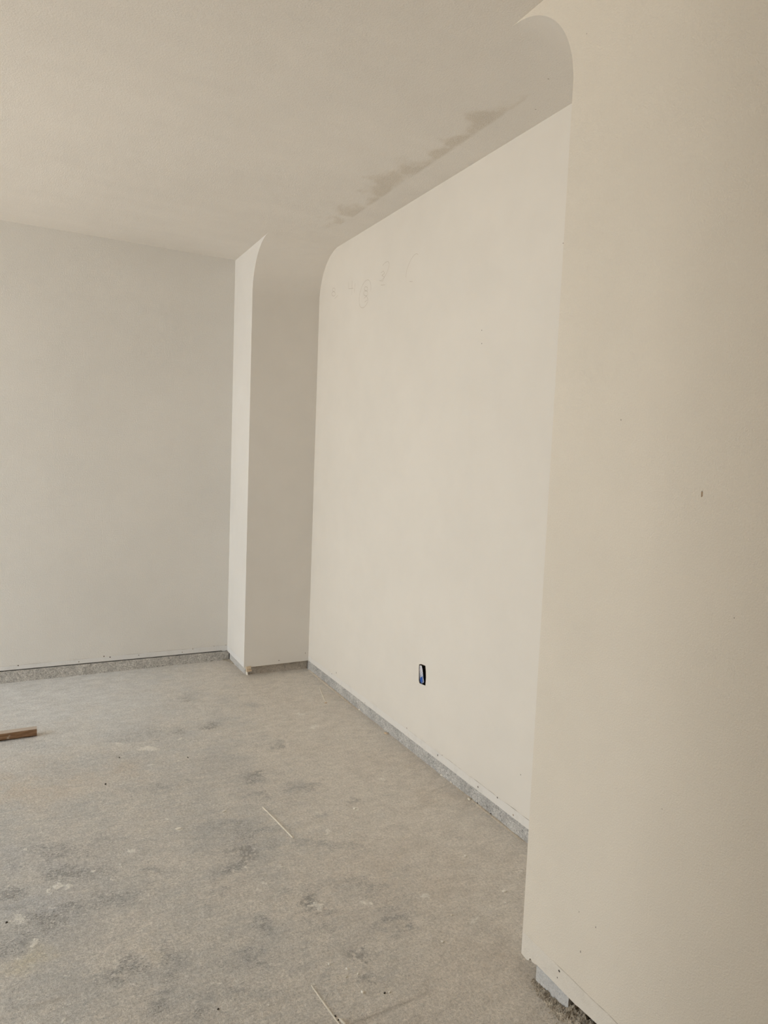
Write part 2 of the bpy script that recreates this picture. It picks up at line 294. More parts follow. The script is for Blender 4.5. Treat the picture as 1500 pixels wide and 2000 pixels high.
CHIPS = [
    ('plaster_chip', 'chip', (-0.4922, -2.9503, 0.0), (0.00266, 0.00446, 0.0037), 0.3, 'small white plaster chip on the floor above the end of the bottom plaster sliver', 'plaster chip', 'loose white plaster chips on the floor'),
    ('plaster_chip', 'chip', (-0.4533, -2.9881, 0.0), (0.00191, 0.00488, 0.00368), 0.5, 'small upright white plaster chip right of the chip above the bottom sliver', 'plaster chip', 'loose white plaster chips on the floor'),
    ('plaster_chip', 'chip', (-0.4327, -3.0181, 0.0), (0.00263, 0.00307, 0.00292), 0.1, 'faint cream plaster chip just below the dark tread print', 'plaster chip', 'loose white plaster chips on the floor'),
    ('plaster_chip', 'chip', (-0.4506, -3.0844, 0.0), (0.00324, 0.00536, 0.00493), 0.2, 'rounded white plaster chip, largest of those near the bottom plaster sliver', 'plaster chip', 'loose white plaster chips on the floor'),
    ('plaster_chip', 'chip', (-0.3821, -3.1148, 0.0), (0.00467, 0.00323, 0.0034), 0.6, 'elongated white plaster chip lying beside a black crumb', 'plaster chip', 'loose white plaster chips on the floor'),
    ('dark_crumb', 'dark', (-0.3965, -3.1119, 0.0), (0.00311, 0.00268, 0.00283), -0.2, 'black crumb on the floor beside an elongated white chip', 'crumb', 'dark crumbs on the floor'),
    ('dark_crumb', 'dark', (-0.5498, -3.1245, 0.0), (0.00161, 0.00327, 0.00269), 0.2, 'black crumb against the bottom plaster sliver, upper of the two', 'crumb', 'dark crumbs on the floor'),
    ('dark_crumb', 'dark', (-0.5475, -3.1391, 0.0), (0.00267, 0.00161, 0.00214), 0.1, 'black crumb against the bottom plaster sliver, lower of the two', 'crumb', 'dark crumbs on the floor'),
    ('plaster_chip', 'bead', (-0.5409, -3.1502, 0.0), (0.004, 0.01282, 0.00666), 0.3, 'tan plaster lump at the very bottom edge beside the bottom plaster sliver', 'plaster chip', 'loose white plaster chips on the floor'),
    ('plaster_chip', 'bead', (-0.4674, -3.0134, 0.0), (0.00435, 0.00379, 0.0029), 0.4, 'dull grey-tan plaster lump below the upright white chip', 'plaster chip', 'loose white plaster chips on the floor'),
    ('plaster_chip', 'chip', (-0.696, -3.0165, 0.0), (0.00163, 0.00256, 0.00272), 0.4, 'tiny pale chip left of the bottom plaster sliver', 'plaster chip', 'loose white plaster chips on the floor'),
    ('dark_crumb', 'dark', (-0.8202, -2.9715, 0.0), (0.00308, 0.00254, 0.00268), 0.2, 'black crumb on the bare floor near the bottom left', 'crumb', 'dark crumbs on the floor'),
    ('dark_crumb', 'dark', (-1.3187, -2.3722, 0.0), (0.00382, 0.00305, 0.00305), 0.6, 'dark crumb on the grey scuffed floor at the left edge', 'crumb', 'dark crumbs on the floor'),
    ('dark_crumb', 'dark', (-0.9556, -1.5724, 0.0), (0.00325, 0.00629, 0.00433), 0.2, 'dark crumb on the floor in front of the lumber offcut', 'crumb', 'dark crumbs on the floor'),
    ('dark_crumb', 'dark', (-0.577, -1.4499, 0.0), (0.0024, 0.00504, 0.00335), 0.2, 'tiny dark crumb in the middle of the far floor', 'crumb', 'dark crumbs on the floor'),
    ('dark_crumb', 'dark', (-0.8697, -1.3253, 0.0), (0.00235, 0.0051, 0.0033), 0.2, 'tiny dark crumb on the floor right of the lumber offcut', 'crumb', 'dark crumbs on the floor'),
    ('plaster_chip', 'chip', (0.184, -2.897, 0.0), (0.00802, 0.00507, 0.00428), -0.25, 'elongated white plaster chip on the floor beside the near pier', 'plaster chip', 'loose white plaster chips on the floor'),
    ('plaster_chip', 'chip', (0.1507, -2.9451, 0.0), (0.00226, 0.00375, 0.00278), 0.2, 'tiny white plaster chip below the elongated chip beside the near pier', 'plaster chip', 'loose white plaster chips on the floor'),
    ('plaster_chip', 'chip', (0.1804, -2.6693, 0.0), (0.00627, 0.00527, 0.00386), 0.2, 'flat cream plaster chip on the floor between middle sliver and near pier', 'plaster chip', 'loose white plaster chips on the floor'),
    ('plaster_chip', 'chip', (-0.1424, -3.0112, 0.0), (0.00394, 0.00553, 0.00347), 0.6, 'pale flaky plaster chip alone on the floor left of the near pier foot', 'plaster chip', 'loose white plaster chips on the floor'),
    ('plaster_chip', 'bead', (-0.0496, -2.9225, 0.0), (0.00284, 0.00422, 0.00334), 0.2, 'dull cream plaster chip above the pale flaky chip', 'plaster chip', 'loose white plaster chips on the floor'),
    ('plaster_chip', 'chip', (-0.5487, -2.0011, 0.0), (0.00928, 0.00485, 0.00495), 0.15, 'white plaster flake on the floor left of the middle sliver', 'plaster chip', 'loose white plaster chips on the floor'),
    ('plaster_chip', 'chip', (-0.7419, -2.0548, 0.0), (0.0117, 0.00835, 0.0039), -0.15, 'wide cream plaster flake on the scuffed floor at the left', 'plaster chip', 'loose white plaster chips on the floor'),
    ('plaster_chip', 'chip', (-0.0502, -2.1965, 0.0), (0.00749, 0.00617, 0.00513), 0.3, 'white star-shaped plaster flake right of the middle sliver', 'plaster chip', 'loose white plaster chips on the floor'),
    ('plaster_chip', 'chip', (-0.1463, -2.3561, 0.0), (0.00499, 0.00324, 0.0032), -0.3, 'thin white plaster flake below the star-shaped flake', 'plaster chip', 'loose white plaster chips on the floor'),
    ('plaster_chip', 'chip', (0.4499, -2.0879, 0.0), (0.00483, 0.00771, 0.00579), 0.2, 'white plaster crumb by the niche footing, farther one of the pair', 'plaster chip', 'loose white plaster chips on the floor'),
    ('plaster_chip', 'chip', (0.4519, -2.1645, 0.0), (0.00355, 0.00641, 0.0052), 0.2, 'white plaster crumb by the niche footing, nearer one of the pair', 'plaster chip', 'loose white plaster chips on the floor'),
    ('plaster_chip', 'chip', (0.4511, -1.2084, 0.0), (0.00506, 0.00793, 0.00536), 0.2, 'white plaster crumb at the far end of the niche footing', 'plaster chip', 'loose white plaster chips on the floor'),
    ('wood_chip', 'tan', (0.4346, -1.5668, 0.0), (0.00685, 0.01336, 0.00713), 0.5, 'small brown wood chip by the niche footing', 'wood chip', 'wood chips on the floor'),
    ('wood_chip', 'tan', (0.3129, -1.0343, 0.0), (0.00757, 0.00914, 0.00484), 0.2, 'tiny brown wood chip at the tip of the short plaster sliver', 'wood chip', 'wood chips on the floor'),
    ('dark_crumb', 'dark', (0.4524, -2.3717, 0.0), (0.00335, 0.00658, 0.00536), 0.2, 'dark crumb at the foot of the niche footing, farther one', 'crumb', 'dark crumbs on the floor'),
    ('dark_crumb', 'dark', (0.4528, -2.4654, 0.0), (0.00282, 0.00624, 0.00521), 0.2, 'dark crumb at the foot of the niche footing, nearer one', 'crumb', 'dark crumbs on the floor'),
    ('plaster_chip', 'bead', (0.4383, -2.3251, 0.0), (0.00564, 0.00897, 0.00587), 0.2, 'tan plaster crumb at the foot of the niche footing', 'plaster chip', 'loose white plaster chips on the floor'),
    ('plaster_chip', 'chip', (0.0163, 0.0242, 0.0), (0.00925, 0.01337, 0.00782), 0.6, 'bright white plaster chip in the dark corner beneath the back wall, longer one', 'plaster chip', 'loose white plaster chips on the floor'),
    ('plaster_chip', 'chip', (0.0239, 0.002, 0.0), (0.00319, 0.00965, 0.00851), 0.2, 'bright white plaster chip in the dark corner beneath the back wall, smaller one', 'plaster chip', 'loose white plaster chips on the floor'),
    ('dark_lump', 'dark', (0.0194, 0.0425, 0.0), (0.01606, 0.03672, 0.02855), 0.4, 'dark lump standing in for the shaded void in the corner between back wall and far pier', 'rubble', None),  # dark solid placed where the corner is only a shaded hole
    ('plaster_blob', 'chip', (0.0332, -0.3564, 0.0), (0.00732, 0.02626, 0.03662), 0.1, 'white plaster blob clinging to the foot of the far pier corner', 'plaster blob', None),
    ('dark_lump', 'dark', (0.4775, -0.3692, 0.0), (0.00879, 0.02257, 0.01055), 0.1, 'dark rubble at the inner corner of the niche', 'rubble', None),
    ('plaster_chip', 'chip', (0.4867, -0.4028, 0.0), (0.0035, 0.01116, 0.01399), 0.1, 'white plaster chip at the inner corner of the niche', 'plaster chip', 'loose white plaster chips on the floor'),
]
WOOD = (-1.2103, -0.923, -359.3665)
DIRT = [
    ('dirt_heap', [(0.0119, -3.2598, 0.016, 0.005), (0.0104, -3.296, 0.026, 0.009), (0.0093, -3.3389, 0.028, 0.01), (0.0083, -3.3839, 0.03, 0.014), (0.031, -3.3984, 0.045, 0.03), (0.0463, -3.413, 0.06, 0.038), (0.0482, -3.457, 0.06, 0.034), (0.0396, -3.5093, 0.07, 0.028)], 0.08, 0.02, 'crumbly brown dirt heaped along the foot of the near pier', 1900, 0.0024),
    ('dirt_heap', [(0.4527, -0.4314, 0.012, 0.006), (0.4481, -0.7502, 0.014, 0.006), (0.4404, -1.2168, 0.008, 0.002)], 0.03, 0.02, 'thin line of sandy dirt along the far end of the niche footing', 160, 0.0024, 'dust'),
    ('dirt_heap', [(0.4511, -2.1615, 0.008, 0.002), (0.4477, -2.4022, 0.012, 0.004), (0.4461, -2.6796, 0.01, 0.003)], 0.03, 0.02, 'thin line of sandy dirt along the near end of the niche footing', 260, 0.0022, 'dust'),
    ('dirt_heap', [(-0.0246, 0.0074, 0.02, 0.008), (0.0154, -0.0331, 0.03, 0.01), (0.0197, -0.1221, 0.01, 0.003)], 0.03, 0.02, 'dark dirt in the corner between back wall and far pier', 120, 0.003),
]


# ---------------------------------------------------------------- helpers
def link(name, bm, mat, parent=None, sharp=35, smooth=True):
    me = bpy.data.meshes.new(name)
    bm.normal_update()
    bm.to_mesh(me); bm.free()
    me.materials.append(mat)
    if smooth:
        for p in me.polygons: p.use_smooth = True
        me.set_sharp_from_angle(angle=math.radians(sharp))
    o = bpy.data.objects.new(name, me)
    COL.objects.link(o)
    if parent: o.parent = parent
    return o

def struct(name, bm, mat, label=None, **k):
    o = link(name, bm, mat, **k)
    o['kind'] = 'structure'
    if label: o['label'] = label
    return o

def tag(o, label, cat, group=None, kind=None):
    o['label'] = label; o['category'] = cat
    if group: o['group'] = group
    if kind: o['kind'] = kind
    return o

def empty(name, loc, rz=0.0):
    o = bpy.data.objects.new(name, None); COL.objects.link(o)
    o.empty_display_size = .02
    o.location = loc; o.rotation_euler = (0, 0, rz)
    return o

def quad(bm, *ps):
    return bm.faces.new([bm.verts.new(p) for p in ps])

def box(bm, lo, hi):
    x0, y0, z0 = lo; x1, y1, z1 = hi
    v = [bm.verts.new(p) for p in ((x0,y0,z0),(x1,y0,z0),(x1,y1,z0),(x0,y1,z0),(x0,y0,z1),(x1,y0,z1),(x1,y1,z1),(x0,y1,z1))]
    fs = [bm.faces.new([v[i] for i in q]) for q in ((3,2,1,0),(4,5,6,7),(0,1,5,4),(1,2,6,5),(2,3,7,6),(3,0,4,7))]
    return v, fs

# ---------------------------------------------------------------- materials
class NT:
    def __init__(s, name):
        s.m = bpy.data.materials.new(name); s.m.use_nodes = True
        s.t = s.m.node_tree; s.t.nodes.clear()
        s.out = s.t.nodes.new('ShaderNodeOutputMaterial')
        s.b = s.t.nodes.new('ShaderNodeBsdfPrincipled')
        s.t.links.new(s.b.outputs[0], s.out.inputs[0])
        s.geo = s.t.nodes.new('ShaderNodeNewGeometry')
        s.P = s.geo.outputs['Position']
    def put(s, sock, v):
        if hasattr(v, 'links'): s.t.links.new(v, sock)
        elif isinstance(v, (tuple, list)) and len(v) == 3 and sock.type == 'RGBA': sock.default_value = (*v, 1)
        else: sock.default_value = v
    def math(s, op, a, b=0.0, c=0.0, clamp=False):
        n = s.t.nodes.new('ShaderNodeMath'); n.operation = op; n.use_clamp = clamp
        for i, v in enumerate((a, b, c)): s.put(n.inputs[i], v)
        return n.outputs[0]
    def add(s, a, b): return s.math('ADD', a, b)
    def mul(s, a, b): return s.math('MULTIPLY', a, b)
    def ramp(s, v, a, b, lo=0.0, hi=1.0, mode='SMOOTHSTEP'):
        n = s.t.nodes.new('ShaderNodeMapRange'); n.interpolation_type = mode
        for i, x in enumerate((v, a, b, lo, hi)): s.put(n.inputs[i], x)
        return n.outputs[0]
    def mapping(s, scale=(1,1,1), rot=(0,0,0), loc=(0,0,0), vec=None):
        n = s.t.nodes.new('ShaderNodeMapping')
        s.put(n.inputs['Vector'], vec or s.P)
        n.inputs['Scale'].default_value = scale; n.inputs['Rotation'].default_value = rot; n.inputs['Location'].default_value = loc
        return n.outputs[0]
    def noise(s, scale, detail=4, rough=.55, vec=None, dist=0.0):
        n = s.t.nodes.new('ShaderNodeTexNoise')
        s.put(n.inputs['Vector'], vec or s.P)
        n.inputs['Scale'].default_value = scale; n.inputs['Detail'].default_value = detail
        n.inputs['Roughness'].default_value = rough; n.inputs['Distortion'].default_value = dist
        return n.outputs['Fac']
    def voro(s, scale, vec=None, out='Distance', rnd=1.0):
        n = s.t.nodes.new('ShaderNodeTexVoronoi')
        s.put(n.inputs['Vector'], vec or s.P)
        n.inputs['Scale'].default_value = scale; n.inputs['Randomness'].default_value = rnd
        return n.outputs[out]
    def mix(s, f, a, b, mode='MIX'):
        n = s.t.nodes.new('ShaderNodeMix'); n.data_type = 'RGBA'; n.blend_type = mode
        s.put(n.inputs[0], f); s.put(n.inputs[6], a); s.put(n.inputs[7], b)
        return n.outputs[2]
    def scale(s, col, f):
        n = s.t.nodes.new('ShaderNodeVectorMath'); n.operation = 'SCALE'
        s.put(n.inputs[0], col); s.put(n.inputs['Scale'], f)
        return n.outputs[0]
    def xyz(s):
        n = s.t.nodes.new('ShaderNodeSeparateXYZ'); s.put(n.inputs[0], s.P)
        return n.outputs
    def attr(s, name):
        n = s.t.nodes.new('ShaderNodeAttribute'); n.attribute_name = name
        return n.outputs['Fac']
    def bump(s, h, strength=.3, dist=.001, nrm=None):
        n = s.t.nodes.new('ShaderNodeBump')
        n.inputs['Strength'].default_value = strength; n.inputs['Distance'].default_value = dist
        s.put(n.inputs['Height'], h)
        if nrm: s.put(n.inputs['Normal'], nrm)
        return n.outputs[0]
    def done(s, col, rough=.9, normal=None, spec=.2):
        s.put(s.b.inputs['Base Color'], col); s.put(s.b.inputs['Roughness'], rough)
        s.b.inputs['Specular IOR Level'].default_value = spec
        if normal: s.put(s.b.inputs['Normal'], normal)
        return s.m

PAINT = (.74, .70, .625)
def wall_mat(name, base=PAINT, line=None, line_amt=.5, grain=.5, gscale=210, patches=None, fade=None):
    n = NT(name)
    big = n.noise(1.3, 1, .5); mid = n.noise(7, 2, .55)
    fine = n.noise(gscale, 2, .75)
    v = n.add(n.ramp(big, .3, .7, .975, 1.02, 'LINEAR'), n.ramp(mid, .3, .7, -.012, .012, 'LINEAR'))
    v = n.add(v, n.ramp(fine, .3, .7, -.02*grain, .02*grain, 'LINEAR'))
    col = n.scale(base, v)
    hgt = fine
    if line is not None:
        z = n.xyz()[2]
        zz = n.add(z, n.ramp(n.noise(9, 1), .3, .7, -.0018, .0018, 'LINEAR'))
        below = n.ramp(zz, line-.003, line, 1, 0)
        on = n.ramp(n.math('ABSOLUTE', n.math('SUBTRACT', zz, line)), .0006, .0022, 1, 0)
        brk = n.ramp(n.noise(6, 3, .7), .42, .58, .1, 1)
        if fade: brk = n.mul(brk, n.ramp(n.xyz()[1], fade[0], fade[1], 1, .06))
        col = n.mix(n.mul(below, .55), col, tuple(c*1.02 for c in (base[0]*.97, base[1]*1.0, base[2]*1.06)))
        col = n.mix(n.mul(n.mul(on, brk), line_amt), col, (.27, .23, .18))
        smudge = n.mul(n.ramp(zz, line, line+.02, 1, 0), n.ramp(n.noise(14, 3, .7), .5, .7, 0, .12))
        col = n.mix(smudge, col, (.4, .37, .32))
    if patches: col, hgt = patches(n, col, hgt)
    return n.done(col, .92, n.bump(hgt, grain, .0016), .12)

def ceil_patches(n, col, hgt):
    x, y, z = n.xyz()[:3]
    # bare, rougher areas left where the smooth niche skim stops along a straight edge
    edge = n.ramp(x, .285, .305, 1, 0)
    wide = n.noise(5.0, 4, .6, vec=n.mapping((1.4, .55, 1)))
    a = n.attr('patch')
    m = n.mul(edge, n.ramp(n.add(a, n.ramp(wide, .3, .7, -.22, .22, 'LINEAR')), .18, .85, 0, 1))
    grit = n.noise(330, 3, .7)
    col = n.mix(n.mul(m, n.ramp(grit, .36, .62, 1, .05, 'LINEAR')), col, (PAINT[0]*.80, PAINT[1]*.755, PAINT[2]*.70))
    # long soft float streaks
    st = n.noise(1.0, 4, .55, vec=n.mapping((1.2, 9, 1), (0, 0, .12)))
    col = n.scale(col, n.ramp(st, .3, .72, .985, 1.012, 'LINEAR'))
    hgt = n.add(hgt, n.mul(n.mul(m, grit), 1.2))
    # the smooth margin next to the niche wall, grainier stucco toward the room
    return col, hgt

M = {}  # wall paint tinted per wall, carrying warm and cool light in the colour
M['wall_back'] = wall_mat('painted_plaster_back', base=(.75,.728,.688), line=.104, line_amt=.35, grain=.9, gscale=150)
M['wall_far']  = wall_mat('painted_plaster_far_pier', base=(.75,.73,.695), line=.098, line_amt=.10, grain=.12)
M['wall_niche']= wall_mat('painted_plaster_niche', base=(.745,.708,.648), line=.0965, line_amt=.8, grain=.16, fade=(-2.3, -1.6))
M['wall_near'] = wall_mat('painted_plaster_near_pier', base=(.745,.69,.60), line=.1215, line_amt=.55, grain=.85, gscale=230, fade=(-3.37, -3.32))  # warmest base of the walls: yellowish bounced light put into the paint
M['jamb'] = wall_mat('painted_plaster_soffit', base=(.755,.725,.68), grain=.35)
M['wall_plain']= wall_mat('painted_plaster_plain', grain=.3)
M['ceiling']   = wall_mat('painted_ceiling', base=(.755,.725,.68), grain=.9, gscale=170, patches=ceil_patches)

def concrete_mat(name, lo, hi, speck=1.0):
    n = NT(name)
    a = n.noise(14, 5, .6); b = n.noise(140, 4, .8); c = n.noise(75, 4, .7)
    col = n.mix(n.ramp(a, .3, .7), lo, hi)
    col = n.scale(col, n.add(1.0, n.mul(n.ramp(b, .32, .68, -.6, .6, 'LINEAR'), speck)))
    pit = n.ramp(c, .32, .42, .55, 1)
    col = n.scale(col, n.math('MAXIMUM', pit, 1-.6*speck))
    return n.done(col, .95, n.bump(n.add(b, n.mul(c, 1.4)), .8, .004), .1)
M['curb_back'] = concrete_mat('rough_concrete_back', (.46,.44,.41), (.60,.575,.535), .85)
M['curb_niche']= concrete_mat('rough_concrete_niche', (.43,.42,.405), (.57,.555,.53), .75)
M['curb_near'] = concrete_mat('smooth_concrete_near', (.58,.58,.575), (.68,.675,.66), .25)
M['curb_far']  = concrete_mat('pale_concrete_far', (.42,.375,.32), (.56,.51,.45), .4)
M['curb_pale'] = concrete_mat('plaster_smeared_concrete', (.52,.51,.49), (.62,.61,.59), .2)

def plain_mat(name, col, var=.15, rough=.85, scale=60, bump=.3, spec=.2):
    n = NT(name)
    a = n.noise(scale, 4, .6)
    return n.done(n.scale(col, n.ramp(a, .3, .7, 1-var, 1+var, 'LINEAR')), rough, n.bump(a, bump, .002), spec)
M['chip']  = plain_mat('white_plaster_chip', (.80,.76,.68), .08)
M['bead']  = plain_mat('dried_plaster_bead', (.68,.625,.53), .12)
M['tan']   = plain_mat('raw_pine_shim', (.62,.49,.35), .2)
M['dark']  = plain_mat('dark_grit', (.055,.048,.04), .4)
M['dent']  = plain_mat('dark_dent', (.10,.085,.07), .3)
M['stain'] = plain_mat('brown_drip', (.38,.28,.18), .2)
M['dentp'] = plain_mat('grey_dent', (.34,.30,.25), .2)
M['pencil']= plain_mat('faint_pencil', (.555,.50,.425), .05)
M['frame'] = plain_mat('dark_bronze_metal', (.05,.045,.04), .05, .5)
M['ground']= plain_mat('sandy_ground', (.42,.36,.28), .15, .95, 3)
def dirt_mat():
    n = NT('dry_dirt')
    a = n.noise(45, 6, .7); b = n.noise(260, 3, .7)
    c = n.mix(n.ramp(a, .35, .65), (.42,.36,.285), (.66,.585,.48))
    c = n.scale(c, n.ramp(b, .25, .75, .55, 1.4, 'LINEAR'))
    return n.done(c, .97, n.bump(n.add(a, b), .8, .006), .1)
M['dirt'] = dirt_mat()
M['dust'] = plain_mat('sandy_dust', (.66,.58,.48), .2, .95, 120)

def wood_mat():
    n = NT('weathered_lumber')
    v = n.mapping((9, 90, 120))
    g = n.noise(1.6, 6, .65, vec=v, dist=.6); p = n.noise(26, 5, .65)
    c = n.mix(n.ramp(g, .3, .7), (.155,.085,.045), (.33,.20,.115))
    c = n.mix(n.ramp(p, .56, .66, 0, .75), c, (.50,.42,.33))
    t = n.t.nodes.new('ShaderNodeSeparateXYZ'); n.put(t.inputs[0], n.geo.outputs['Normal'])
    c = n.mix(n.ramp(t.outputs[2], .5, .8, 0, .85), c, (.60,.51,.43))     # paler upper face
    return n.done(c, .9, n.bump(g, .4, .002), .15)
M['wood'] = wood_mat()

def boxplastic():
    n = NT('blue_box_plastic_with_overspray')
    x = n.xyz()[0]
    sp = n.add(n.noise(210, 4, .75), n.ramp(n.xyz()[2], .36, .45, -.10, .14, 'LINEAR'))
    c = n.mix(n.ramp(sp, .42, .56), (.16,.27,.55), (.86,.85,.90))
    return n.done(c, .5, n.bump(sp, .3, .002), .4)
M['box'] = boxplastic()
M['shell'] = plain_mat('shaded_box_plastic', (.075,.06,.05), .4)  # brown-black colour paints the shadow deep inside the blue box
M['knock'] = plain_mat('deep_blue_plastic', (.02,.12,.55), .15, .35, 60, .1, .5)
M['void'] = plain_mat('dark_cavity', (.018,.014,.011), .4)  # near-black colour paints in the darkness of hollows

def floor_mat():
    n = NT('dusty_concrete_floor')
    x, y, z = n.xyz()[:3]
    n1 = n.noise(1.3, 3, .6); n2 = n.noise(5.5, 4, .65); n3 = n.noise(38, 4, .68); n4 = n.noise(300, 1, .7)
    n5 = n.noise(110, 2, .72)
    st = n.noise(1.0, 3, .7, vec=n.mapping((7, 46, 1), (0, 0, -.10)))
    st2 = n.noise(1.0, 3, .7, vec=n.mapping((30, 150, 1), (0, 0, .16)))
    right = n.ramp(x, -.75, .25, 0, 1)
    dust = n.add(n.add(n.mul(n1, .45), n.mul(n2, .55)), n.mul(st, .35))
    dust = n.add(dust, n.mul(right, .24))
    lit_dust = n.mul(n.ramp(y, -1.9, -.35, 0, 1), n.ramp(x, .1, -.9, 0, 1))  # pale dust plus window light on the far-left floor, painted as a gradient
    dk = n.attr('dark'); lt = n.attr('light'); tr = n.attr('tread')
    dust = n.math('SUBTRACT', dust, n.mul(dk, .18))
    f = n.ramp(dust, .48, .86)
    col = n.mix(f, (.515,.50,.475), (.70,.642,.57))
    # broad warm and cool drifts
    col = n.mix(n.mul(n.ramp(n.noise(2.1, 2), .45, .7), .35), col, (.645,.575,.50))
    col = n.mix(n.mul(n.attr('yellow'), .55), col, (.70,.61,.41))
    col = n.mix(n.mul(n.attr('lav'), .6), col, (.485,.487,.50))  # bluish window sheen put into the floor colour
    col = n.mix(n.mul(lit_dust, n.ramp(n2, .3, .65, .95, .6, 'LINEAR')), col, (.75,.74,.725))
    col = n.mix(n.mul(n.attr('pink'), n.ramp(n2, .4, .6, .25, .8)), col, (.62,.53,.44))
    # fine crumbly wear, weaker under dust and under the painted far-left light
    calm = n.mul(n.math('SUBTRACT', 1.0, n.mul(right, .62)), n.math('SUBTRACT', 1.0, n.mul(lit_dust, .72)))
    m3 = n.noise(17, 4, .72, vec=n.mapping((.75, 1.25, 1), (0, 0, -.12)))
    crumb = n.ramp(n.add(n.mul(n3, .55), n.add(n.mul(m3, .6), n.mul(st2, .3))), .66, .84)
    wear = n.mul(n.mul(crumb, calm), n.add(.34, n.mul(dk, .8)))
    col = n.mix(wear, col, (.35,.335,.315))
    pale = n.ramp(n.add(n.mul(n3, .5), n.mul(m3, .5)), .46, .36)
    col = n.mix(n.mul(n.mul(pale, calm), .5), col, (.82,.78,.71))
    scr = n.ramp(n.noise(1.0, 2, .7, vec=n.mapping((22, 190, 1), (0, 0, -.22))), .57, .70)
    col = n.mix(n.mul(n.mul(scr, calm), .30), col, (.82,.78,.71))
    blotch = n.ramp(n.add(dk, n.mul(n.math('SUBTRACT', m3, .5), 1.6)), .25, 1.15, 0, .44)
    col = n.mix(n.mul(blotch, n.ramp(n3, .36, .58, .25, 1, 'LINEAR')), col, (.35,.335,.315))
    g1 = n.noise(150, 2, .65, vec=n.mapping((.8, 1.2, 1), (0, 0, -.1))); g2 = n.noise(105, 2, .7, vec=n.mapping((1, 1.3, 1), (0, 0, .3), (2.2, 5.1, 0)))
    pit = n.mul(n.ramp(g1, .52, .64), n.mul(calm, n.add(.30, n.mul(n.ramp(n.add(dk, n.mul(n.math('SUBTRACT', m3, .5), 1.4)), .15, .9), .6))))
    col = n.mix(pit, col, (.225,.212,.195))
    crumbs = n.mul(n.ramp(g2, .55, .66), n.mul(calm, n.add(.34, n.mul(dk, .25))))
    col = n.mix(crumbs, col, (.82,.78,.71))
    # boot and tyre tread stipple
    v = n.voro(95, vec=n.mapping((1, .75, 1), (0, 0, .4)))
    td = n.mul(n.ramp(n.add(v, n.mul(n.math('SUBTRACT', n3, .5), .8)), .32, .60), n.ramp(n.add(tr, n.mul(n.math('SUBTRACT', m3, .5), 1.6)), .2, .9))
    col = n.mix(n.mul(td, .55), col, (.235,.22,.20))
    # pale drips and smears of joint compound
    lm = n.ramp(n.add(lt, n.add(n.mul(n.math('SUBTRACT', n3, .5), 1.0), n.mul(n.math('SUBTRACT', n5, .5), .5))), .36, .70)
    col = n.mix(n.mul(lm, .66), col, (.82,.78,.71))
    # scattered pale flecks and dark specks
    n6 = n.noise(24, 3, .7, vec=n.mapping((1, 2.0, 1), (0, 0, -.15), (3.1, 1.7, 0)))
    fl = n.mul(n.ramp(n6, .66, .73), n.math('SUBTRACT', 1.0, n.mul(right, .7)))
    col = n.mix(n.mul(fl, .42), col, (.82,.78,.71))
    n7 = n.noise(60, 2, .6, vec=n.mapping((1, 1.6, 1), (0, 0, .2), (7.3, 2.7, 0)))
    sp = n.mul(n.ramp(n7, .70, .75), n.math('SUBTRACT', 1.0, n.mul(right, .6)))
    col = n.mix(n.mul(sp, .5), col, (.16,.145,.125))
    # scored line
    col = n.mix(n.mul(n.attr('groove'), n.ramp(n2, .3, .6, .2, .8)), col, (.20,.165,.13))
    col = n.scale(col, n.ramp(n4, .25, .75, .86, 1.14, 'LINEAR'))
    col = n.scale(col, n.ramp(n5, .33, .67, .87, 1.13, 'LINEAR'))
    col = n.scale(col, n.ramp(m3, .36, .64, .87, 1.11, 'LINEAR'))
    hgt = n.add(n.mul(n3, 1.0), n.add(n.mul(n5, .6), n.add(n.mul(n4, .25), n.mul(lt, .5))))
    rough = n.ramp(n2, .3, .7, .62, .8, 'LINEAR')
    return n.done(col, rough, n.bump(hgt, .5, .005), .35)
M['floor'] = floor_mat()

# ---------------------------------------------------------------- floor
def field(X, Y, items):
    out = np.zeros_like(X)
    for cx, cy, ux, uy, vx, vy, amp in items:
        det = ux*vy - uy*vx
        dx, dy = X-cx, Y-cy
        a = (dx*vy - dy*vx)/det; b = (ux*dy - uy*dx)/det
        r2 = a*a + b*b
        out = np.maximum(out, amp*np.exp(-np.minimum(r2, 30)*.9))
    return out

def vnoise(X, Y, sc, seed):
    r = np.random.default_rng(seed); T = r.random((256, 256))*2-1
    x, y = X*sc+100, Y*sc+100; i, j = np.floor(x).astype(int), np.floor(y).astype(int); fx, fy = x-i, y-j
    fx = fx*fx*(3-2*fx); fy = fy*fy*(3-2*fy); g = lambda a, b: T[a % 256, b % 256]
    return (g(i,j)*(1-fx)+g(i+1,j)*fx)*(1-fy)+(g(i,j+1)*(1-fx)+g(i+1,j+1)*fx)*fy
def warp(X, Y, amp, sc, seed):
    dx = sum(vnoise(X, Y, sc*2**k, seed+k)/1.7**k for k in range(4)); dy = sum(vnoise(X, Y, sc*2**k, seed+50+k)/1.7**k for k in range(4))
    return X+amp*dx, Y+amp*dy

def seg_field(X, Y, segs, w):
    out = np.zeros_like(X)
    for (x0, y0, x1, y1, a) in segs:
        dx, dy = x1-x0, y1-y0; L2 = dx*dx+dy*dy
        t = np.clip(((X-x0)*dx+(Y-y0)*dy)/L2, 0, 1)
        d = np.hypot(X-x0-t*dx, Y-y0-t*dy)
        out = np.maximum(out, a*np.exp(-(d/w)**2))
    return out

